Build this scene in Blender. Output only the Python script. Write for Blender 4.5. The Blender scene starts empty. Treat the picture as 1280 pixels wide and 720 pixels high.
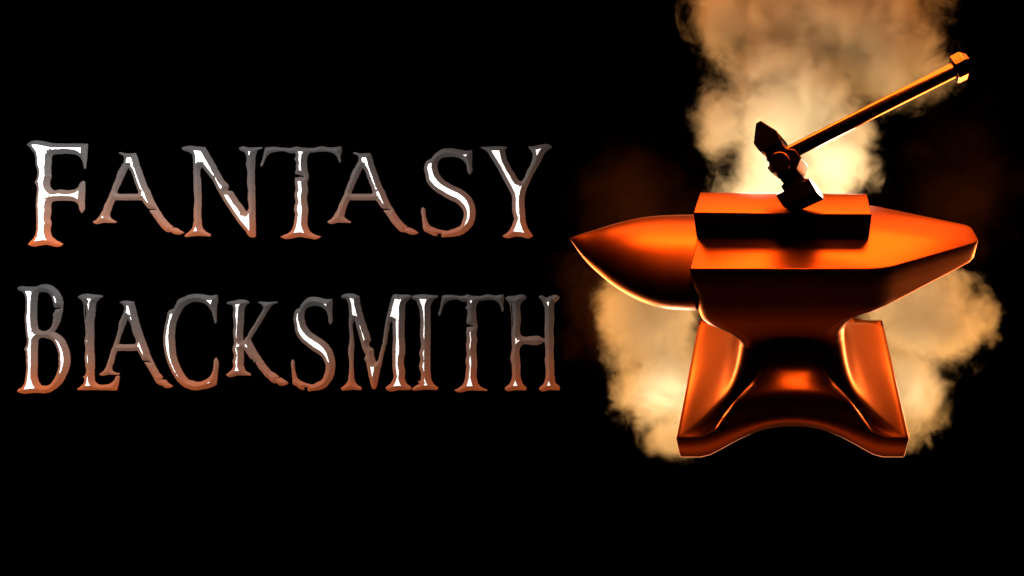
import bpy, bmesh, math, random
import numpy as np
from math import sin, cos, tan, atan, radians, pi
from mathutils import Vector, Matrix, noise
from mathutils.geometry import delaunay_2d_cdt

random.seed(4)
S = bpy.context.scene
COL = S.collection

# ------------------------------------------------------------------ helpers
PITCH = radians(38)
CAMZ = 0.6785                      # camera height; the feet of the anvil stand at z = 0
F = 640.0; U0 = 980.0; V0 = 360.0
FWD = Vector((0, cos(PITCH), -sin(PITCH)))
UP = Vector((0, sin(PITCH), cos(PITCH)))
RT = Vector((1, 0, 0))
CAM = Vector((0, 0, CAMZ))

def at(u, v, z):
    "point seen at photo position u,v at distance z along the view axis"
    return CAM + FWD * z + RT * ((u - U0) / F * z) + UP * ((V0 - v) / F * z)

def new_obj(name, data, parent=None):
    o = bpy.data.objects.new(name, data)
    COL.objects.link(o)
    if parent: o.parent = parent
    return o

def tag(o, label=None, cat=None, group=None, kind=None):
    if label: o['label'] = label
    if cat: o['category'] = cat
    if group: o['group'] = group
    if kind: o['kind'] = kind
    return o

def empty(name, loc, rot=None):
    o = new_obj(name, None)
    o.empty_display_size = 0.03
    o.location = loc
    if rot: o.rotation_euler = rot
    return o

def mesh_obj(name, verts, faces, mat, parent=None, smooth=True, angle=35, loc=None):
    me = bpy.data.meshes.new(name)
    me.from_pydata([tuple(v) for v in verts], [], faces)
    bm = bmesh.new(); bm.from_mesh(me)
    bmesh.ops.remove_doubles(bm, verts=bm.verts, dist=1e-6)
    bmesh.ops.recalc_face_normals(bm, faces=bm.faces)
    bm.to_mesh(me); bm.free()
    me.materials.append(mat)
    if smooth:
        me.shade_smooth()
        me.set_sharp_from_angle(angle=radians(angle))
    o = new_obj(name, me, parent)
    if loc is not None: o.location = loc
    return o

def bevel(o, w, seg=2, ang=30):
    m = o.modifiers.new('bevel', 'BEVEL'); m.width = w; m.segments = seg
    m.limit_method = 'ANGLE'; m.angle_limit = radians(ang); m.harden_normals = True
    return o

# ---------------------------------------------------------------- materials
def nodes_of(name):
    m = bpy.data.materials.new(name); m.use_nodes = True
    nt = m.node_tree; nt.nodes.clear()
    out = nt.nodes.new('ShaderNodeOutputMaterial')
    return m, nt, out

def metal(name, col, rough, bump=0.0, scale=60, var=0.05, metallic=1.0):
    m, nt, out = nodes_of(name)
    p = nt.nodes.new('ShaderNodeBsdfPrincipled')
    p.inputs['Metallic'].default_value = metallic
    tc = nt.nodes.new('ShaderNodeTexCoord')
    n = nt.nodes.new('ShaderNodeTexNoise'); n.inputs['Scale'].default_value = scale
    n.inputs['Detail'].default_value = 6
    nt.links.new(tc.outputs['Object'], n.inputs['Vector'])
    r = nt.nodes.new('ShaderNodeMapRange')
    r.inputs['From Min'].default_value = .3; r.inputs['From Max'].default_value = .7
    r.inputs['To Min'].default_value = rough - .015; r.inputs['To Max'].default_value = rough + .015
    nt.links.new(n.outputs['Fac'], r.inputs['Value']); nt.links.new(r.outputs['Result'], p.inputs['Roughness'])
    mx = nt.nodes.new('ShaderNodeMix'); mx.data_type = 'RGBA'
    mx.inputs[6].default_value = (*[c * (1 - var) for c in col], 1)
    mx.inputs[7].default_value = (*[min(1, c * (1 + var)) for c in col], 1)
    nt.links.new(n.outputs['Fac'], mx.inputs[0]); nt.links.new(mx.outputs[2], p.inputs['Base Color'])
    if bump:
        b = nt.nodes.new('ShaderNodeBump'); b.inputs['Strength'].default_value = bump
        b.inputs['Distance'].default_value = .002
        nt.links.new(n.outputs['Fac'], b.inputs['Height']); nt.links.new(b.outputs['Normal'], p.inputs['Normal'])
    nt.links.new(p.outputs[0], out.inputs['Surface'])
    return m

M_ANVIL = metal('anvil_iron', (.78, .17, .03), .33, .05, 25)
M_BAR = metal('hot_bar', (.66, .16, .032), .33, .05, 30)
M_HAM = metal('hammer_iron', (.80, .28, .08), .18, .05, 40)

def letter_rim_mat(name, H):
    m, nt, out = nodes_of(name)
    p = nt.nodes.new('ShaderNodeBsdfPrincipled')
    p.inputs['Metallic'].default_value = .0
    p.inputs['Specular IOR Level'].default_value = .08
    p.inputs['Roughness'].default_value = .6
    tc = nt.nodes.new('ShaderNodeTexCoord'); sp = nt.nodes.new('ShaderNodeSeparateXYZ')
    nt.links.new(tc.outputs['Object'], sp.inputs[0])
    n = nt.nodes.new('ShaderNodeTexNoise'); n.inputs['Scale'].default_value = 45; n.inputs['Detail'].default_value = 5
    nt.links.new(tc.outputs['Object'], n.inputs['Vector'])
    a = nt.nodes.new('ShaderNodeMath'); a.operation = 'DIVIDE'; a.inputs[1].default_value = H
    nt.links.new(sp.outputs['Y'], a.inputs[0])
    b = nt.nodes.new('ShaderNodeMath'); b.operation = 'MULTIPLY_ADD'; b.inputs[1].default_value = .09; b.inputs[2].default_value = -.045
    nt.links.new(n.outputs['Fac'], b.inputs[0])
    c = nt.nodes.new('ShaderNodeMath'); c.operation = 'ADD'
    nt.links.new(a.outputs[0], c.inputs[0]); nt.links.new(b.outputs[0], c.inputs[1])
    r = nt.nodes.new('ShaderNodeValToRGB'); e = r.color_ramp  # copper at the bottom, grey towards the top
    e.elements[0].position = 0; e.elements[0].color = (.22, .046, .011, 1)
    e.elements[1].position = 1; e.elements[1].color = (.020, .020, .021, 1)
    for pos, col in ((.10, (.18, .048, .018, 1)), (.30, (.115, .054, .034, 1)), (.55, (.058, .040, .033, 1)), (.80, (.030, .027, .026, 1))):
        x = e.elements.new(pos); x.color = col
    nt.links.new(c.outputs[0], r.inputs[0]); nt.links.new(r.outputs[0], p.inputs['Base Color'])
    bu = nt.nodes.new('ShaderNodeBump'); bu.inputs['Strength'].default_value = .25; bu.inputs['Distance'].default_value = .0015
    nt.links.new(n.outputs['Fac'], bu.inputs['Height']); nt.links.new(bu.outputs['Normal'], p.inputs['Normal'])
    nt.links.new(p.outputs[0], out.inputs['Surface'])
    return m

def plain(name, col, rough, metallic=0):
    m, nt, out = nodes_of(name)
    p = nt.nodes.new('ShaderNodeBsdfPrincipled')
    p.inputs['Base Color'].default_value = (*col, 1); p.inputs['Roughness'].default_value = rough
    p.inputs['Metallic'].default_value = metallic
    nt.links.new(p.outputs[0], out.inputs['Surface'])
    return m
M_FACE = plain('white_enamel', (.93, .92, .91), .45)

# ------------------------------------------------------------------ letters
# outlines read off the photograph: (x offset, y offset, zoom), outer contour, holes
LT = {}
LT['F'] = ((20,170,4.8), [(56,50),(62,44),(240,43),(425,44),(422,90),(418,140),(413,192),(403,197),(396,170),(385,138),(362,115),(330,107),(250,107),(216,110),(207,125),(206,160),(203,200),(204,240),(196,280),(200,305),(216,322),(260,320),(300,324),(335,322),(365,305),(383,275),(395,268),(407,274),(408,320),(405,380),(396,452),(386,461),(376,445),(366,410),(345,392),(300,388),(240,388),(212,392),(204,410),(204,450),(198,490),(204,520),(200,575),(212,606),(240,628),(276,648),(268,656),(170,652),(75,657),(62,650),(85,626),(104,600),(112,565),(114,500),(112,400),(113,292),(106,278),(116,252),(120,215),(111,170),(108,130),(100,100),(82,76)], [])
A1 = [(187,108),(200,103),(230,109),(300,108),(312,135),(325,185),(345,240),(370,310),(395,360),(420,420),(455,480),(480,520),(510,555),(540,582),(532,592),(545,588),(590,606),(612,620),(600,627),(545,627),(528,618),(500,615),(470,590),(440,555),(410,510),(386,478),(408,474),(436,476),(420,468),(383,466),(360,440),(337,411),(250,412),(168,411),(158,430),(148,455),(137,490),(132,515),(150,535),(177,550),(172,558),(100,556),(30,558),(24,551),(50,532),(70,505),(85,480),(100,440),(125,390),(140,350),(155,310),(170,275),(180,238),(205,195),(225,145),(222,128),(205,118)]
A1H = [(252,202),(266,222),(290,285),(318,360),(310,371),(185,371),(178,362),(215,280)]
LT['A'] = ((110,170,5.14), A1, [A1H])
LT['A2'] = ((403.4,170,5.14), A1, [A1H])
LT['N'] = ((220,170,5.14), [(30,74),(45,68),(180,70),(205,110),(250,190),(300,280),(332,325),(326,348),(342,352),(358,357),(375,385),(395,415),(420,445),(445,485),(453,478),(455,400),(457,350),(450,300),(453,240),(444,180),(446,130),(435,105),(402,86),(398,74),(410,68),(470,72),(548,70),(548,80),(520,90),(508,115),(503,160),(503,400),(505,560),(506,645),(498,650),(470,648),(440,610),(390,550),(340,475),(310,430),(260,345),(220,270),(195,240),(175,215),(160,198),(152,212),(155,300),(157,400),(157,540),(165,590),(185,612),(218,632),(214,645),(130,641),(55,649),(46,638),(75,615),(95,595),(105,560),(107,480),(112,420),(107,340),(105,240),(102,150),(98,120),(80,105),(45,92),(29,82)], [])
T1 = [(52,72),(100,68),(240,70),(255,65),(270,69),(390,70),(410,65),(470,72),(500,70),(540,65),(546,80),(538,130),(541,163),(532,171),(522,145),(505,118),(480,105),(430,98),(380,102),(340,108),(328,125),(321,180),(326,225),(333,262),(324,300),(329,340),(321,400),(326,440),(329,480),(324,540),(330,590),(345,615),(380,635),(412,645),(406,651),(280,648),(158,651),(151,645),(190,630),(220,608),(235,575),(240,540),(246,500),(240,480),(248,420),(242,380),(249,340),(244,300),(246,266),(270,262),(304,264),(294,254),(270,248),(246,242),(250,215),(246,155),(239,148),(250,130),(246,108),(215,109),(180,98),(120,100),(85,110),(62,130),(48,160),(38,185),(26,195),(21,187),(35,150),(44,110)]
LT['T'] = ((320,170,5.14), T1, [])
S1 = [(372,90),(381,86),(383,110),(380,170),(376,238),(366,246),(356,235),(350,200),(338,168),(310,145),(270,133),(220,133),(180,146),(163,165),(158,192),(165,228),(180,258),(210,288),(250,312),(300,335),(340,360),(375,395),(395,435),(404,480),(400,530),(385,570),(360,600),(320,630),(270,644),(220,648),(192,651),(184,640),(190,630),(172,626),(155,632),(160,643),(130,638),(100,622),(75,610),(65,570),(60,520),(56,470),(65,456),(76,464),(82,500),(95,550),(112,576),(140,590),(180,603),(228,608),(255,598),(300,580),(320,545),(330,503),(320,470),(290,435),(230,405),(180,375),(140,350),(110,320),(90,290),(82,250),(74,215),(80,180),(95,155),(118,146),(130,128),(160,100),(190,83),(250,78),(300,85),(345,92)]
LT['S'] = ((515,170,5.14), S1, [])
LT['Y'] = ((590,170,5.146), [(48,71),(140,65),(218,66),(223,73),(207,88),(212,112),(220,145),(240,190),(270,240),(300,285),(315,291),(335,265),(345,235),(370,190),(385,150),(386,110),(375,90),(360,74),(366,66),(508,66),(512,71),(485,88),(460,115),(440,160),(410,210),(385,255),(360,310),(345,345),(337,380),(338,500),(345,560),(360,600),(388,640),(380,649),(290,645),(200,649),(192,641),(225,620),(248,590),(262,552),(268,530),(257,490),(255,450),(252,380),(235,345),(200,280),(160,205),(120,140),(90,95),(70,82)], [])
LT['B'] = ((15,350,4.8), [(24,46),(40,39),(90,40),(140,38),(170,28),(195,25),(230,35),(265,60),(290,95),(301,135),(298,175),(290,220),(280,255),(262,288),(246,312),(262,320),(285,335),(315,370),(335,420),(343,470),(336,530),(320,570),(295,615),(260,650),(220,674),(130,678),(40,678),(24,670),(28,660),(50,645),(65,620),(72,590),(78,540),(76,480),(74,432),(66,415),(76,398),(73,300),(69,240),(73,170),(69,100),(60,75),(30,60)],
   [[(152,76),(190,72),(215,82),(230,108),(240,142),(250,166),(284,164),(284,172),(250,178),(241,200),(238,240),(230,275),(213,298),(170,306),(152,298),(146,270),(143,200),(147,105)],
    [(162,350),(200,350),(235,365),(255,395),(268,430),(272,480),(270,530),(255,575),(235,610),(208,634),(168,634),(152,605),(146,500),(148,400),(152,362)]])
LT['L'] = ((90,360,5.146), [(28,55),(42,47),(188,47),(193,55),(165,75),(150,95),(145,130),(140,180),(135,220),(136,300),(134,400),(139,480),(137,560),(142,600),(155,617),(190,624),(222,620),(250,608),(268,585),(276,568),(298,566),(296,600),(290,625),(282,660),(150,658),(60,658),(30,658),(26,649),(50,632),(68,610),(72,590),(63,572),(78,558),(79,500),(74,440),(79,400),(73,340),(79,300),(75,230),(68,150),(65,100),(50,75),(32,64)], [[(73,102),(78,98),(83,150),(84,200),(79,204),(75,150)]])
LT['A3'] = ((90,360,5.146), [(297,93),(308,87),(395,88),(393,98),(400,120),(412,170),(430,240),(450,300),(480,380),(505,450),(520,480),(545,530),(578,576),(572,592),(588,590),(620,618),(643,632),(630,641),(590,641),(578,632),(545,620),(515,575),(490,530),(465,490),(458,478),(478,478),(500,482),(485,470),(450,468),(430,430),(415,405),(350,405),(285,405),(270,440),(262,480),(250,515),(255,535),(275,545),(299,550),(292,561),(230,558),(175,563),(167,557),(190,540),(210,510),(225,470),(240,420),(262,360),(275,320),(290,262),(292,235),(310,190),(325,150),(330,125),(315,105)],
   [[(352,198),(366,226),(384,290),(402,354),(396,363),(292,363),(300,335),(330,250)]])
LT['C'] = ((195,360,5.146), [(165,62),(200,45),(240,38),(300,42),(340,48),(386,44),(391,58),(385,130),(383,222),(371,229),(362,190),(350,150),(320,110),(280,92),(230,90),(190,108),(150,160),(125,220),(115,300),(118,380),(130,460),(155,520),(185,570),(205,592),(225,596),(260,605),(310,592),(340,570),(362,520),(372,455),(380,447),(389,460),(389,560),(383,622),(360,635),(300,652),(240,660),(190,645),(150,620),(110,570),(75,500),(50,420),(40,360),(45,270),(60,200),(82,142),(102,135),(120,105),(142,70)], [])
LT['K'] = ((275,365,5.53), [(37,72),(60,66),(190,66),(200,74),(175,90),(165,110),(160,150),(157,230),(152,300),(155,336),(170,320),(210,255),(250,190),(280,140),(295,110),(280,88),(257,75),(263,66),(340,70),(390,65),(393,74),(350,95),(325,130),(290,190),(250,255),(215,310),(205,328),(225,370),(260,430),(300,490),(350,550),(390,575),(402,588),(396,600),(412,592),(440,608),(466,629),(458,638),(400,643),(390,634),(365,630),(320,595),(275,545),(250,510),(242,496),(244,484),(225,486),(222,470),(210,465),(185,435),(165,405),(157,400),(158,450),(160,520),(170,545),(206,566),(204,580),(120,577),(45,583),(34,572),(60,552),(80,530),(82,480),(89,430),(81,405),(90,350),(84,280),(89,230),(82,150),(85,110),(75,90),(45,82)], [])
sx, sy = 280/346., 607/572.
LT['S2'] = ((355,360,5.143), [(42+(x-57)*sx, 58+(y-78)*sy) for x,y in S1], [])
LT['M'] = ((420,360,5.14), [(28,52),(48,40),(130,45),(146,52),(150,100),(165,160),(185,230),(210,300),(218,330),(206,362),(214,378),(230,388),(240,440),(252,478),(262,470),(275,430),(295,350),(305,280),(315,210),(330,150),(345,90),(358,48),(380,40),(405,43),(470,45),(483,50),(475,65),(450,85),(440,115),(437,180),(434,300),(439,400),(429,480),(438,540),(437,590),(455,620),(478,636),(477,656),(400,658),(330,661),(314,650),(318,638),(345,615),(360,590),(358,500),(358,400),(362,320),(360,260),(358,215),(348,220),(335,265),(325,330),(310,390),(295,450),(285,500),(270,560),(258,620),(248,650),(232,652),(222,630),(205,560),(192,500),(186,475),(177,455),(184,440),(165,390),(150,330),(130,260),(116,205),(108,215),(106,300),(111,360),(107,440),(110,560),(115,600),(135,625),(159,641),(157,658),(90,655),(35,660),(24,646),(45,630),(68,605),(77,560),(81,480),(74,400),(83,330),(78,240),(79,150),(72,100),(60,75),(33,64)], [])
LT['I'] = ((510,360,5.144), [(22,54),(38,48),(186,48),(189,60),(160,75),(145,100),(140,180),(139,300),(137,420),(139,540),(145,590),(160,618),(188,641),(183,657),(110,655),(28,661),(20,650),(45,630),(68,620),(60,598),(76,600),(80,570),(75,530),(67,510),(75,470),(71,410),(79,380),(73,300),(76,220),(70,150),(60,110),(50,85),(24,70)], [])
tx, ty = 423/525., 620/584.
LT['T2'] = ((510,360,5.144), [(190+(x-20)*tx, 42+(y-66)*ty) for x,y in T1], [])
LT['H'] = ((620,360,5.144), [(57,66),(75,55),(110,50),(185,50),(193,60),(185,72),(165,85),(155,105),(156,200),(150,280),(156,305),(175,313),(220,311),(280,312),(300,326),(312,331),(310,260),(312,180),(305,110),(290,80),(271,60),(280,48),(300,50),(320,62),(350,50),(395,50),(406,62),(395,75),(378,90),(370,120),(371,200),(365,280),(369,330),(365,400),(370,500),(372,570),(380,610),(406,641),(403,661),(340,657),(285,663),(274,652),(278,640),(300,620),(312,590),(318,540),(312,470),(315,420),(312,350),(300,348),(285,358),(240,368),(200,362),(165,366),(152,380),(148,440),(152,500),(157,590),(170,620),(193,643),(188,661),(120,658),(65,663),(51,650),(60,638),(85,615),(95,590),(98,500),(89,450),(98,400),(97,300),(95,200),(88,130),(80,95),(65,80)], [[(92,112),(97,108),(103,170),(103,250),(98,268),(97,180)]])

def smooth_loop(pts, step=1.1):
    "Catmull-Rom through the points, kept sharp where the outline turns hard"
    n = len(pts); P = [np.array(p, float) for p in pts]; out = []
    sharp = []
    for i in range(n):
        a = P[i]-P[i-1]; b = P[(i+1)%n]-P[i]
        c = np.dot(a,b)/(np.linalg.norm(a)*np.linalg.norm(b)+1e-9)
        sharp.append(c < .62)
    for i in range(n):
        p1, p2 = P[i], P[(i+1)%n]
        L = np.linalg.norm(p2-p1)
        def tang(k):
            a = P[k]-P[k-1]; b = P[(k+1)%n]-P[k]
            la, lb = np.linalg.norm(a), np.linalg.norm(b)
            t = a/la*lb + b/lb*la
            return t/(np.linalg.norm(t)+1e-9)
        d = (p2-p1)/L
        t1 = d if sharp[i] else tang(i)
        t2 = d if sharp[(i+1)%n] else tang((i+1)%n)
        m = max(1, int(round(L/step)))
        for k in range(m):
            t = k/m
            h = (2*t**3-3*t*t+1)*p1 + (t**3-2*t*t+t)*L*t1 + (-2*t**3+3*t*t)*p2 + (t**3-t*t)*L*t2
            out.append(h)
    return np.array(out)

def seg_dist(pts, loops):
    D = np.full(len(pts), 1e9)
    for lp in loops:
        A = lp; B = np.roll(lp, -1, 0); AB = B-A; L2 = (AB**2).sum(1)+1e-12
        for s in range(0, len(pts), 400):
            q = pts[s:s+400][:, None, :]
            t = np.clip(((q-A)*AB).sum(2)/L2, 0, 1)
            d = np.sqrt((((A+t[..., None]*AB)-q)**2).sum(2)).min(1)
            D[s:s+400] = np.minimum(D[s:s+400], d)
    return D

def inside(pts, loops):
    c = np.zeros(len(pts), int)
    for lp in loops:
        A = lp; B = np.roll(lp, -1, 0)
        for i in range(len(A)):
            (x1, y1), (x2, y2) = A[i], B[i]
            if y1 == y2: continue
            m = ((y1 > pts[:,1]) != (y2 > pts[:,1])) & (pts[:,0] < (x2-x1)*(pts[:,1]-y1)/(y2-y1)+x1)
            c += m
    return c % 2 == 1

ZT = 1.30                # distance of the lettering from the camera
PX = ZT / F
WB = 5.8                 # width of the chamfer, in photo pixels
HB = 0.0042              # its height, metres
ROT = Matrix((RT, UP, -FWD)).transposed().to_euler()

def build_letter(key, base_v, H, rim_mat, label, group):
    (ox, oy, k), outer, holes = LT[key]
    loops = []
    for lp in [outer] + holes:
        pl = smooth_loop([(ox + x/k, oy + y/k) for x, y in lp])
        # hammered edge
        nrm = np.roll(pl, -1, 0) - np.roll(pl, 1, 0); nrm /= (np.linalg.norm(nrm, axis=1)[:, None] + 1e-9)
        nn = np.array([noise.noise(Vector((p[0]*.22, p[1]*.22, 3))) + .5*noise.noise(Vector((p[0]*.6, p[1]*.6, 9))) for p in pl])
        pl = pl + np.stack([nrm[:,1], -nrm[:,0]], 1) * (nn*.45)[:, None]
        loops.append(pl)
    cx = (min(p[0] for p in loops[0]) + max(p[0] for p in loops[0]))/2
    # interior points on inward offsets
    cand = []; lev = []
    for pl in loops:
        t = np.roll(pl, -1, 0) - np.roll(pl, 1, 0); t /= (np.linalg.norm(t, axis=1)[:, None]+1e-9)
        n = np.stack([t[:,1], -t[:,0]], 1)
        for d in (WB, 1.0, 2.0, 3.0, 4.0, 5.0):
            for sg in (1, -1):
                cand.append(pl + n*d*sg); lev += [d]*len(pl)
    cand = np.concatenate(cand); lev = np.array(lev)
    ok = inside(cand, loops)
    cand = cand[ok]; lev = lev[ok]
    D = seg_dist(cand, loops)
    ok = D > lev-.06
    cand = cand[ok]
    mn = loops[0].min(0); mx = loops[0].max(0)
    g = np.array([(x, y) for x in np.arange(mn[0], mx[0], 1.7) for y in np.arange(mn[1], mx[1], 1.7)])
    g = g[inside(g, loops)]; dg = seg_dist(g, loops); g = g[(dg > 1.2) & (abs(dg-WB) > .6)]
    # drop near duplicates
    seen = set(); keep = []
    for arr, cell in ((cand, .55), (g, .55)):
        for p in arr:
            q = (int(p[0]/cell), int(p[1]/cell))
            if q in seen: continue
            seen.add(q); keep.append(p)
    vs = []; es = []
    for pl in loops:
        b = len(vs); vs += [Vector((p[0], p[1])) for p in pl]
        es += [(b+i, b+(i+1) % len(pl)) for i in range(len(pl))]
    nb = len(vs)
    vs += [Vector((p[0], p[1])) for p in keep]
    V, E, T, _, _, _ = delaunay_2d_cdt(vs, es, [], 0, 1e-4)
    P = np.array([(v[0], v[1]) for v in V])
    D = seg_dist(P, loops)
    cen = np.array([P[list(t)].mean(0) for t in T])
    T = [t for t, i in zip(T, inside(cen, loops)) if i]
    def h3(i, raw=False):
        d = min(D[i], WB)
        z = d/WB*HB
        if 0.3 < d < WB-.3: z += HB*.06*noise.noise(Vector((P[i][0]*.5, P[i][1]*.5, 0)))
        # centre the relief on the lettering plane
        return ((P[i][0]-cx)*PX, (base_v-P[i][1])*PX, z - HB*.55)
    root = empty('metal_letter', at(cx, base_v, ZT), ROT)
    tag(root, label, 'letter', group)
    face_t = [t for t in T if all(D[i] > WB-.12 for i in t)]
    rim_t = list(T)
    # rim: sloping chamfer, side walls and back
    vv = [h3(i) for i in range(len(P))]
    back = len(vv); off = -HB*.55-.0012
    vv += [(x, y, off) for x, y, _ in vv]
    ff = [tuple(t) for t in rim_t]
    ff += [tuple(reversed([i+back for i in t])) for t in T]
    cnt = {}
    for t in T:
        for a, b in ((t[0], t[1]), (t[1], t[2]), (t[2], t[0])):
            cnt[(a, b)] = 1
    for (a, b) in cnt:
        if (b, a) not in cnt: ff.append((b, a, a+back, b+back))
    me = bpy.data.meshes.new('rim'); me.from_pydata(vv, [], ff)
    me.materials.append(rim_mat)
    me.shade_smooth(); me.set_sharp_from_angle(angle=radians(50))
    bm = bmesh.new(); bm.from_mesh(me)
    bmesh.ops.delete(bm, geom=[v for v in bm.verts if not v.link_faces], context='VERTS')
    bmesh.ops.recalc_face_normals(bm, faces=bm.faces)
    bm.to_mesh(me); bm.free()
    new_obj('rim', me, root)
    # the white faces: every separate piece is a part of its own
    par = {}
    def find(a):
        while par[a] != a: par[a] = par[par[a]]; a = par[a]
        return a
    for t in face_t:
        for i in t: par.setdefault(i, i)
        r0 = find(t[0])
        for i in t[1:]: par[find(i)] = r0
    isl = {}
    for t in face_t: isl.setdefault(find(t[0]), []).append(t)
    for tris in isl.values():
        if len(tris) < 4: continue
        used = sorted({i for t in tris for i in t}); mp = {i: n for n, i in enumerate(used)}
        fv = [(h3(i)[0], h3(i)[1], HB*.45+.0004) for i in used]
        me = bpy.data.meshes.new('face'); me.from_pydata(fv, [], [tuple(mp[i] for i in t) for t in tris])
        me.materials.append(M_FACE)
        bm = bmesh.new(); bm.from_mesh(me)
        bmesh.ops.recalc_face_normals(bm, faces=bm.faces)
        if sum(f.normal.z for f in bm.faces) < 0: bmesh.ops.reverse_faces(bm, faces=bm.faces)
        bm.to_mesh(me); bm.free()
        new_obj('face', me, root)

H1 = 128*PX; H2 = 135*PX
R1 = letter_rim_mat('grey_copper_upper', H1); R2 = letter_rim_mat('grey_copper_lower', H2)
G1 = 'raised letters of the upper word'; G2 = 'raised letters of the lower word'
for key, lab in (('F', 'tall metal letter F with wide white face, first of the upper word'),
                 ('A', 'grey and copper metal letter A between the F and the N, long cracked tail'),
                 ('N', 'metal letter N with chipped white diagonal in the upper word'),
                 ('T', 'wide metal letter T joined to the N in the upper word, notch in its stem'),
                 ('A2', 'grey and copper metal letter A between the wide T and the wide S'),
                 ('S', 'wide metal letter S in the upper word with broad white curve'),
                 ('Y', 'metal letter Y ending the upper word, thin serifs and white stem')):
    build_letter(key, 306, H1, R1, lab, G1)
for key, lab in (('B', 'tall metal letter B with cracked upper bowl, first of the lower word'),
                 ('L', 'narrow metal letter L under the A, its foot curling up beside the B'),
                 ('A3', 'small narrow metal letter A standing on the foot of the L'),
                 ('C', 'metal letter C with thin white crescent in the lower word'),
                 ('K', 'metal letter K with cracked tail sweeping under the next letter'),
                 ('S2', 'narrow metal letter S between the K and the M'),
                 ('M', 'metal letter M in the lower word with white faces and chipped middle'),
                 ('I', 'metal letter I in the lower word touching the M'),
                 ('T2', 'narrow metal letter T between the I and the H, notch in its stem'),
                 ('H', 'metal letter H ending the lower word, mostly rounded strokes')):
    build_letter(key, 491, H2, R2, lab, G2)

# -------------------------------------------------------------------- anvil
# heights below are given as depth h under the camera; world z = CAMZ - h
YC = 0.578
anvil = empty('anvil', (0.0124, YC, 0))
tag(anvil, 'large iron anvil glowing orange at its edges, pointed horn to the left', 'anvil')
AO = Vector((0.0124, YC, 0))
def W(x, y, h): return Vector((x, y, CAMZ-h)) - AO

def halfw(x):
    if x <= .12: return .080
    return .080 + (x-.12)/(.1276)*(.0225-.080)

NE, NA = 10, 6
def ring(poly, radii, h):
    "closed ring: 6 corners, each rounded with NA segments, each edge with NE segments"
    n = len(poly); pts = []
    P = [Vector(p) for p in poly]
    arcs = []
    for i in range(n):
        a = (P[i-1]-P[i]); b = (P[(i+1) % n]-P[i]); la, lb = a.length, b.length
        a = a/la; b = b/lb
        r = min(radii[i], la*.45, lb*.45)
        s = P[i]+a*r; e = P[i]+b*r
        arcs.append([s*(1-t)**2 + P[i]*2*t*(1-t) + e*t*t for t in [k/NA for k in range(NA+1)]])
    for i in range(n):
        pts += arcs[i]
        e = arcs[i][-1]; s = arcs[(i+1) % n][0]
        for k in range(1, NE): pts.append(e.lerp(s, k/NE))
    return [(p.x, p.y, h(p.x, p.y) if callable(h) else h) for p in pts]

def body_ring(xL, xR, inset, h, r, rt=None):
    xm = min(.12, xR - (.02+.052*min(max((h-.428)/.05, 0), 1)))
    wm = halfw(xm)-inset; wr = halfw(xR)-inset; wl = .080-inset
    if xR < .115: wr = wm
    poly = [(xL, YC-wl), (xm, YC-wm), (xR, YC-max(wr, .004)), (xR, YC+max(wr, .004)), (xm, YC+wm), (xL, YC+wl)]
    rt = r if rt is None else rt
    return ring(poly, [r, .02, rt, rt, .02, r], h)

def loft(rings, cap0=True, cap1=True):
    v = []; f = []; n = len(rings[0])
    for r in rings: v += [W(*p) for p in r]
    for k in range(len(rings)-1):
        for i in range(n):
            j = (i+1) % n
            f.append((k*n+i, k*n+j, (k+1)*n+j, (k+1)*n+i))
    if cap0: f.append(tuple(range(n)))
    if cap1: f.append(tuple(reversed(range((len(rings)-1)*n, len(rings)*n))))
    return v, f

def fillet(lo, hi, t): return lo+(hi-lo)*t
prof = [  # h, xL, xR, inset, corner radius, tip radius
 (.3600, -.1118, .2512, .0015, .002, .010),
 (.3604, -.1128, .2526, .0005, .002, .010),
 (.3616, -.1133, .2530, .0000, .002, .010),
 (.3750, -.1133, .2532, .0000, 0.004, .010),
 (.3860, -.1133, .2530, .0000, 0.007, .009),
 (.3905, -.1133, .2480, .0002, 0.009, .007),
 (.3950, -.1133, .2330, .0004, 0.011, .007),
 (.4000, -.1133, .2150, .0006, 0.013, .007),
 (.4060, -.1133, .1940, .0008, 0.014, .007),
 (.4120, -.1133, .1740, .0010, 0.015, .008),
 (.4180, -.1133, .1540, .0012, 0.016, .009),
 (.4240, -.1133, .1350, .0015, 0.017, .011),
 (.4300, -.1133, .1180, .0020, 0.018, .013),
 (.4360, -.1132, .1060, .0025, 0.019, .016),
 (.4430, -.1128, .0970, .0032, 0.020, .020),
 (.4500, -.1120, .0912, .0040, 0.022, .023),
 (.4560, -.1085, .0885, .0048, 0.023, .025),
 (.4620, -.1020, .0868, .0055, 0.024, .027),
 (.4690, -.0925, .0858, .0062, 0.026, .028),
 (.4760, -.0830, .0852, .0070, 0.028, .029),
 (.4830, -.0745, .0850, .0076, 0.024, .026),
 (.4900, -.0680, .0851, .0080, .024, .026),
 (.4960, -.0645, .0854, .0082, .022, .024),
 (.5020, -.0628, .0858, .0082, .020, .022),
]
rings = [body_ring(p[1], p[2], p[3], p[0], p[4], p[5]) for p in prof]
v, f = loft(rings, True, False)
mesh_obj('body', v, f, M_ANVIL, anvil, angle=50)
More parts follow.
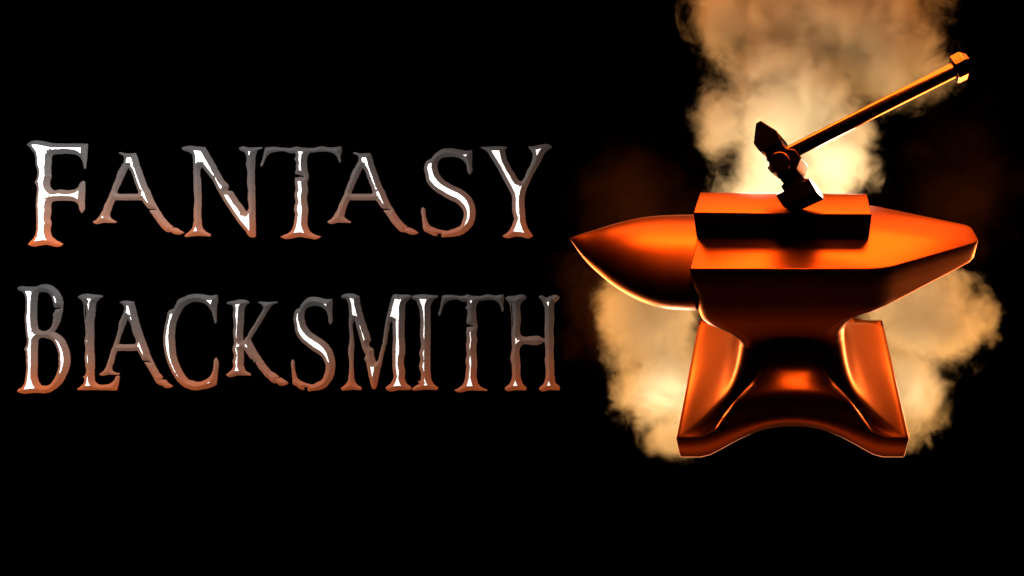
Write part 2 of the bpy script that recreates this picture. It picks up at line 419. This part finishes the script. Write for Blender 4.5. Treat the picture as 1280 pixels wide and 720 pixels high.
# base: concave flare from the waist to a rectangular rim with an arch cut under it
XC = .0124; RHX = .1690; RY0, RY1 = .4525, .7096
def arch(x):
    t = abs(x-XC)/(.80*RHX)
    return (1-t**2.2)**1.5 if t < 1 else 0.0
def rect_ring(e, hfun):
    x0, x1, y0, y1 = XC-RHX+e, XC+RHX-e, RY0+e, RY1-e
    poly = [(x0, y0), (XC, y0), (x1, y0), (x1, y1), (XC, y1), (x0, y1)]
    return ring(poly, [.0025, .02, .0025, .0025, .02, .0025], hfun)
def crv(tab, u):   # Catmull interpolation
    for i in range(len(tab)-1):
        if u <= tab[i+1][0] or i == len(tab)-2:
            p0 = tab[max(i-1, 0)]; p1 = tab[i]; p2 = tab[i+1]; p3 = tab[min(i+2, len(tab)-1)]
            m1 = (p2[1]-p0[1])/(p2[0]-p0[0]); m2 = (p3[1]-p1[1])/(p3[0]-p1[0]); L = p2[0]-p1[0]
            t = (u-p1[0])/L
            return (2*t**3-3*t*t+1)*p1[1]+(t**3-2*t*t+t)*L*m1+(-2*t**3+3*t*t)*p2[1]+(t**3-t*t)*L*m2
waist = rings[-1]
rimtop = rect_ring(.0, lambda x, y: .630 - .053*arch(x))
def interp(tab, s):
    for (a, b), (c, d) in zip(tab, tab[1:]):
        if s <= c:
            t = (s-a)/(c-a); t = t*t*(3-2*t)*.5 + t*.5
            return b+(d-b)*t
    return tab[-1][1]
ledge = [(0, 0), (.07, .20), (.18, .34), (.38, .44), (.60, .51), (.78, .59), (.90, .73), (1, 1)]
base_rings = [waist]
NS = 26
for k in range(1, NS+1):
    s = (k/NS)**1.5; rr = []
    for (a, b) in zip(waist, rimtop):
        g1 = .52*(1-(1-s)**9)+.48*(1-(1-s)**1.6)
        g2 = crv(ledge, s)
        ar = arch(b[0])
        front = abs(b[1]-YC) > .12          # front and back edges carry the arch
        wgt = min(1.0, ar*2.6) if front else 0.0; wgt = wgt*wgt*(3-2*wgt)
        g = g1*(1-wgt)+g2*wgt
        ss = s
        rr.append((a[0]+(b[0]-a[0])*ss, a[1]+(b[1]-a[1])*ss, a[2]+(b[2]-a[2])*g))
    base_rings.append(rr)
base_rings.append([(x, y, h+.0015) for x, y, h in rect_ring(-.0008, lambda x, y: .630 - .053*arch(x))])
base_rings.append([(x, y, h) for x, y, h in rect_ring(-.0008, lambda x, y: .6755 - .0735*arch(x))])
base_rings.append([(x, y, h) for x, y, h in rect_ring(-.0001, lambda x, y: .6780 - .0755*arch(x))])
base_rings.append([(x, y, h) for x, y, h in rect_ring(.0024, lambda x, y: .6790 - .0760*arch(x))])
# underside follows the arch
v, f = loft(base_rings, False, False)
off = len(v)
last = base_rings[-1]; n = len(last)
# close the underside with strips running front to back
fr = [i for i, p in enumerate(last) if abs(p[1]-(RY0+.0024)) < 1e-4]
bmv = [(p[0], p[1]) for p in last]
under = []
xs = sorted(set(round(p[0], 5) for p in last if p[1] < YC))
def uh(x): return .6785 - .0755*arch(x)
idx = {}
for p, i in zip(last, range(n)): idx.setdefault((round(p[0], 5), p[1] < YC), off-n+i)
fx = sorted([(p[0], off-n+i) for i, p in enumerate(last) if p[1] < RY0+.004])
bx = sorted([(p[0], off-n+i) for i, p in enumerate(last) if p[1] > RY1-.004])
m = min(len(fx), len(bx))
for i in range(m-1): f.append((fx[i][1], fx[i+1][1], bx[i+1][1], bx[i][1]))
mesh_obj('base', v, f, M_ANVIL, anvil, angle=75)

# horn
tops = [(713,297.5),(722,293.5),(742,286.5),(769,277),(797,270),(825,266.5),(867,265)]
bots = [(713,298.5),(728,316),(742,330),(761,345),(783,360),(811,374),(839,382.5),(867,385)]
def lin(tab, u):
    for (a, b), (c, d) in zip(tab, tab[1:]):
        if u <= c: return b+(d-b)*(u-a)/(c-a)
    return tab[-1][1]
HY = .590; NSX = 40; NC = 48
hr = []
for k in range(NSX+1):
    t = k/NSX; u = 713 + (872-713)*t**1.4
    vt = crv(tops, min(u, 867)); vb = crv(bots, min(u, 867))
    d1 = PITCH+atan((vt-V0)/F); d2 = PITCH+atan((vb-V0)/F)
    dc = (d1+d2)/2; half = (d2-d1)/2
    hc = HY*tan(dc); Dd = HY/cos(dc)
    sup = math.sqrt((.083*sin(dc))**2+(.048*cos(dc))**2)
    sc = max(Dd*sin(half)/sup, .0006/.083)
    z = HY*cos(PITCH)+hc*sin(PITCH); X = (u-U0)/F*z
    if k == NSX: X = -.1136
    rr = []
    for c in range(NC):
        a = 2*pi*c/NC
        rr.append((X, HY+.083*sc*cos(a), hc-.048*sc*sin(a)))
    hr.append(rr)
v, f = loft(hr, True, True)
mesh_obj('horn', v, f, M_ANVIL, anvil, angle=60)

# -------------------------------------------------------------- iron bar
bar = empty('iron_bar', ((-.1138+.1107)/2, .592, CAMZ-.36))
tag(bar, 'thick rectangular iron bar lying across the top of the anvil', 'metal bar')
bar.rotation_euler = (0, 0, radians(-1.1))
bm = bmesh.new(); bmesh.ops.create_cube(bm, size=1)
L_, D_, T_ = .2245, .0555, .0374
for q in bm.verts: q.co = Vector((q.co.x*L_, q.co.y*D_, (q.co.z+.5)*T_+.0004))
bmesh.ops.bevel(bm, geom=bm.edges[:], offset=.0016, segments=3, affect='EDGES', profile=.5)
me = bpy.data.meshes.new('iron_bar'); bm.to_mesh(me); bm.free(); me.materials.append(M_BAR)
me.shade_smooth(); me.set_sharp_from_angle(angle=radians(60))
new_obj('billet', me, bar)

# ----------------------------------------------------------------- hammer
ZH = .600; YAW = radians(14)
hn = (RT*sin(YAW) + FWD*cos(YAW)).normalized()     # thickness direction, away from the viewer
P0 = at(985, 256, ZH)
def hp(u, v, back=0.0):
    d = (at(u, v, 1)-CAM)
    t = (P0-CAM).dot(hn)/d.dot(hn)
    return CAM + d*t + hn*back
ham = empty('forging_hammer', P0+hn*.03)
tag(ham, 'dark steel forging hammer striking the bar, handle slanting up to the right', 'hammer')
HO = P0+hn*.03
cz = lambda x, y: (920+x/5.143, 130+y/5.143)
TH = .056
def slab(name, pts, y0, y1, mat, parent, w=.0006, taper=0.0):
    "polygon given on the hammer plane, extruded from depth y0 to y1"
    q = [cz(*p) for p in pts]
    a = [hp(u, v, y0)-HO for u, v in q]; b = [hp(u, v, y0)-HO+hn*(y1-y0) for u, v in q]
    n = len(a); f = [tuple(range(n)), tuple(reversed(range(n, 2*n)))]
    f += [(i, i+n, (i+1) % n+n, (i+1) % n) for i in range(n)]
    o = mesh_obj(name, a+b, f, mat, parent, smooth=False)
    return bevel(o, w, 2)
# the head is turned stock: sections square to its own axis
axd = (hp(*cz(310, 640)) - hp(*cz(140, 345-0))).normalized()
def head_loft(name, secs, parent, w=.0005):
    """secs: list of (left pt, right pt, half thickness); pts in close-up coordinates"""
    v = []; f = []
    for (l, r, th) in secs:
        pl, pr = hp(*cz(*l)), hp(*cz(*r))
        m0, m1 = TH/2-th, TH/2+th
        for base, dd in ((pl, m0), (pr, m0), (pr, m1), (pl, m1)): v.append(base-HO+hn*dd)
    for k in range(len(secs)-1):
        for i in range(4):
            j = (i+1) % 4; f.append((k*4+i, k*4+j, k*4+4+j, k*4+4+i))
    f.append((0, 1, 2, 3)); e = len(secs)*4; f.append((e-1, e-2, e-3, e-4))
    o = mesh_obj(name, v, f, M_HAM, parent, smooth=False)
    return bevel(o, w, 2, 20)
head_loft('striking_face', [((303,661),(517,561),.027), ((254,586),(470,477),.027), ((291,545),(430,468),.019), ((276,516),(418,452),.019), ((288,498),(404,436),.0165), ((267,473),(385,412),.0165)], ham)
slab('head_block', [(266,471),(384,411),(388,402),(411,338),(398,318),(372,284),(318,277),(303,262),(287,238),(166,300),(184,322),(182,345)], .006, TH-.006, M_HAM, ham)
head_loft('peen', [((150,307),(289,230),.026), ((108,250),(254,164),.026), ((115,186),(206,134),.0255), ((124,118),(155,100),.025)], ham)
# round boss on the front of the block, and on the back
def disc(name, c, r, y0, y1, parent, n=40, w=.001):
    q = [(c[0]+r*cos(2*pi*i/n), c[1]+r*sin(2*pi*i/n)) for i in range(n)]
    o = slab(name, q, y0, y1, M_HAM, parent, w)
    return o
disc('boss', (284,382), 70, -.004, TH+.004, ham)
slab('pein_lug', [(182,395),(196,368),(220,395),(240,437),(205,425)], .012, TH-.008, M_HAM, ham)
# handle
c2 = lambda x, y: (900+x/3., 40+y/3.)
def hmid(u, v):      # on the middle plane of the hammer
    d = at(u, v, 1)-CAM
    return CAM + d*((P0+hn*TH/2-CAM).dot(hn)/d.dot(hn))
ha = hmid(*c2(286, 441))-HO; hb = hmid(*c2(880, 142))-HO
axis = (hb-ha).normalized()
def tube(a, b, radii, mat, name, parent, n=32, shape=None, smooth=True):
    ax = (b-a).normalized(); s = ax.cross(hn).normalized(); t2 = ax.cross(s).normalized()
    v = []; f = []
    for (t, r) in radii:
        for i in range(n):
            an = 2*pi*(i+.5)/n
            v.append(a.lerp(b, t) + s*cos(an)*r + t2*sin(an)*r)
    for k in range(len(radii)-1):
        for i in range(n):
            j = (i+1) % n; f.append((k*n+i, k*n+j, (k+1)*n+j, (k+1)*n+i))
    f.append(tuple(range(n))); e = len(radii)*n; f.append(tuple(reversed(range(e-n, e))))
    return mesh_obj(name, v, f, mat, parent, smooth=smooth, angle=35)
rH = 9.0*.62/F*1.0
tube(ha-axis*.02, hb, [(0, rH), (.5, rH*.99), (1, rH)], M_HAM, 'handle', ham)
# pommel: chamfered block
pa = hb-axis*.001; pb = hb+axis*.0165
cap = tube(pa, pb, [(0, .0148), (.04, .0160), (.62, .0160), (1, .0105)], M_HAM, 'pommel', ham, n=6, smooth=False)
bevel(cap, .0006, 1)

# ------------------------------------------------------------------ smoke
# soft lobes: (u, v, distance, radius x, radius along view, radius up) in photo position and metres
LOBES0 = [
 (1022, 8, .98, .225, .13, .22, 1.0), (905, 25, .98, .07, .08, .09, 1), (985, 150, .95, .14, .11, .18, 1.0), (1110, 85, .98, .13, .09, .085, .8), (905,150,.95,.06,.06,.07,.7),
 (985, 270, .93, .14, .10, .12, 1.0), (1040, 195, .93, .085, .09, .11, 1), (815, 395, .93, .098, .10, .13, 1.0), (838, 480, .93, .105, .10, .09, 1.0), (842,545,.93,.065,.05,.045,.7),
 (1155, 400, .93, .122, .10, .10, 1.0), (1128, 485, .93, .08, .09, .105, 1.0),
]
LOBES = [(u, v, z+.10, a*1.1, b, c*1.1, k) for u, v, z, a, b, c, k in LOBES0]
def smoke_material(name, LOBES, dens, col, amp, thr, scale=13):
    m, nt, out = nodes_of(name)
    N = nt.nodes.new; L = nt.links.new
    tc = N('ShaderNodeNewGeometry')
    # turbulence of the position
    nz = N('ShaderNodeTexNoise'); nz.inputs['Scale'].default_value = scale; nz.inputs['Detail'].default_value = 8
    nz.inputs['Roughness'].default_value = .66; nz.inputs['Distortion'].default_value = .35
    L(tc.outputs['Position'], nz.inputs['Vector'])
    cur = None
    for (u, v, z, rx, rz, ry, s) in LOBES:
        c = at(u, v, z)
        mp = N('ShaderNodeMapping'); mp.vector_type = 'TEXTURE'
        mp.inputs['Location'].default_value = c
        mp.inputs['Rotation'].default_value = (-(pi/2-0)+ (pi/2-PITCH), 0, 0) if False else (-PITCH, 0, 0)
        mp.inputs['Scale'].default_value = (rx, rz, ry)
        L(tc.outputs['Position'], mp.inputs['Vector'])
        ln = N('ShaderNodeVectorMath'); ln.operation = 'LENGTH'; L(mp.outputs[0], ln.inputs[0])
        sb = N('ShaderNodeMath'); sb.operation = 'SUBTRACT'; sb.inputs[0].default_value = 1.0; L(ln.outputs['Value'], sb.inputs[1])
        if cur is None: cur = sb
        else:
            mx = N('ShaderNodeMath'); mx.operation = 'SMOOTH_MAX'; mx.inputs[2].default_value = .15
            L(cur.outputs[0], mx.inputs[0]); L(sb.outputs[0], mx.inputs[1]); cur = mx
    # density = clamp((field + (noise-.5)*A) * gain)
    a = N('ShaderNodeMath'); a.operation = 'MULTIPLY_ADD'; a.inputs[1].default_value = amp; a.inputs[2].default_value = -amp*thr
    L(nz.outputs['Fac'], a.inputs[0])
    b = N('ShaderNodeMath'); b.operation = 'ADD'; L(a.outputs[0], b.inputs[0]); L(cur.outputs[0], b.inputs[1])
    r = N('ShaderNodeMapRange'); r.interpolation_type = 'SMOOTHSTEP'
    r.inputs['From Min'].default_value = 0.02; r.inputs['From Max'].default_value = .95
    r.inputs['To Min'].default_value = 0; r.inputs['To Max'].default_value = dens
    L(b.outputs[0], r.inputs['Value'])
    p = N('ShaderNodeVolumePrincipled')
    p.inputs['Color'].default_value = (*col, 1)
    p.inputs['Anisotropy'].default_value = 0.0
    L(r.outputs['Result'], p.inputs['Density'])
    L(p.outputs[0], out.inputs['Volume'])
    return m
def smoke_mesh(name, lobes, mat, grow=1.22):
    bm = bmesh.new()
    R = Matrix.Rotation(-PITCH, 4, 'X')
    for (u, v, z, rx, rz, ry, s) in lobes:
        M = Matrix.Translation(at(u, v, z)) @ R @ Matrix.Diagonal((rx*grow, rz*grow, ry*grow, 1))
        bmesh.ops.create_icosphere(bm, subdivisions=4, radius=1, matrix=M)
    me = bpy.data.meshes.new(name); bm.to_mesh(me); bm.free()
    me.materials.append(mat)
    o = new_obj(name, me)
    rm = o.modifiers.new('merge', 'REMESH'); rm.mode = 'VOXEL'; rm.voxel_size = .012
    return o
sm = smoke_mesh('smoke', LOBES, smoke_material('smoke', LOBES, 42, (.92, .79, .48), 1.9, .46, 16))
tag(sm, 'billowing tan and white smoke rising behind the anvil', 'smoke', kind='stuff')

THIN = [(800, 255, 1.15, .17, .14, .16, 1), (760, 380, 1.15, .12, .12, .2, 1), (1195, 240, 1.25, .20, .10, .22, 1)]
sm2 = smoke_mesh('thin_smoke', THIN, smoke_material('thin_smoke', THIN, .15, (.80, .27, .09), 2.4, .5, 9))
tag(sm2, 'faint red brown smoke drifting in the dark to either side of the plume', 'smoke', kind='stuff')

# ----------------------------------------------------------------- lights
def area(name, loc, target, sx_, sy_, power, col):
    l = bpy.data.lights.new(name, 'AREA'); l.shape = 'RECTANGLE'; l.size = sx_; l.size_y = sy_
    l.energy = power; l.color = col
    o = new_obj(name, l); o.location = loc
    o.rotation_euler = (Vector(target)-Vector(loc)).to_track_quat('-Z', 'Y').to_euler()
    return o
def point(name, loc, power, col, rad=.02):
    l = bpy.data.lights.new(name, 'POINT'); l.energy = power; l.color = col; l.shadow_soft_size = rad
    o = new_obj(name, l); o.location = loc
    return o
ORG = (1, .50, .16)
area('added_light_above', (0, 1.50, .88), (0, .6, .3), 1.6, .45, 6, (1, .31, .06))  # added unseen lamp that turns the upward faces orange
area('added_light_high', (0, 1.20, 1.20), (0, .55, .3), 1.2, .3, 12, (1, .28, .045))  # extra unseen lamp added to lift the face in front of the bar
area('added_light_below', (0, .82, -.50), (0, .62, .2), 1.7, .7, 13, (1, .62, .30))  # added from below for the horn's lower rim and the smoke
area('added_light_left', (-.62, .82, -.20), (-.05, .60, .2), .45, .5, 6, (1, .45, .13))  # unseen lamp added for the horn's underside and left edges
area('added_light_right', (.66, .84, -.20), (.05, .60, .2), .45, .5, 6.5, (1, .45, .13))  # its counterpart, added for the heel and right edges
o = area('added_light_overhead', (.02, .505, 1.35), (.01, .50, .2), .9, .06, .6, (1, .34, .08)); o.data.spread = radians(70)  # added so that the front ledge of the base lights up
area('added_light_underfoot', (.01, .325, -.15), (.01, .45, .03), .5, .07, .038, (1, .33, .07))  # small unseen lamp added to redden the front band of the base
point('smoke_fill_top', at(1062, 215, .90), 2.4, (1, .86, .70), .04)  # added lamp, no source there: brightens smoke and the hammer's right facets
point('smoke_fill_low', at(945, 195, .88), 3.8, (1, .86, .70), .04)  # added lamp that whitens the plume beside the hammer
point('smoke_fill_left', at(830, 500, .92), 1.0, (1, .88, .74), .05)  # added lamp for the white core of the left lobe
point('smoke_fill_right', at(1150, 490, .92), .6, (1, .88, .74), .05)  # added lamp, weaker, for the core of the right lobe
point('added_rim_horn', at(790, 300, .86), .35, (1, .55, .24), .03)  # unseen lamp added to give the horn a thin bright outline
point('added_rim_heel', at(1175, 300, .86), .35, (1, .55, .24), .03)  # unseen lamp added for the outline of the heel
area('added_rim_base', (.01, .86, -.28), (.01, .45, .0), .8, .14, 2.0, (1, .50, .18))  # added lamp that catches the bottom edge of the arch
area('rim_light_behind', at(985, 330, .93), at(985, 330, .3), 1.0, .3, .55, (1, .46, .15))  # added unseen lamp facing the viewer, brightens the anvil's silhouette
# added unseen lamp raking across the lettering from its left
def spot(name, loc, target, power, ang, col):
    l = bpy.data.lights.new(name, 'SPOT'); l.energy = power; l.color = col
    l.spot_size = radians(ang); l.spot_blend = .2; l.shadow_soft_size = .02
    o = new_obj(name, l); o.location = loc
    o.rotation_euler = (Vector(target)-Vector(loc)).to_track_quat('-Z', 'Y').to_euler()
    return o
c = at(360, 335, ZT)
spot('title_lamp', c - RT*1.0 - FWD*1.3 + UP*.75, c - RT*.16, 385, 50, (1, .98, .96))

# ------------------------------------------------------------------ world
w = bpy.data.worlds.new('World'); S.world = w; w.use_nodes = True
w.node_tree.nodes['Background'].inputs[0].default_value = (0, 0, 0, 1)
w.node_tree.nodes['Background'].inputs[1].default_value = 0

# ----------------------------------------------------------------- camera
cd = bpy.data.cameras.new('camera'); cam = new_obj('camera', cd)
cd.sensor_width = 36; cd.lens = 18; cd.clip_start = .01; cd.clip_end = 50
cd.shift_x = -(U0-640)/1280; cd.shift_y = 0
cam.location = CAM; cam.rotation_euler = ROT
S.camera = cam
S.view_settings.view_transform = 'Standard'; S.view_settings.look = 'None'
S.view_settings.exposure = 0; S.view_settings.gamma = 1
cy = S.cycles
cy.use_denoising = True; cy.volume_step_rate = 1.0; cy.volume_max_steps = 128
cy.volume_bounces = 0; cy.max_bounces = 4; cy.glossy_bounces = 0
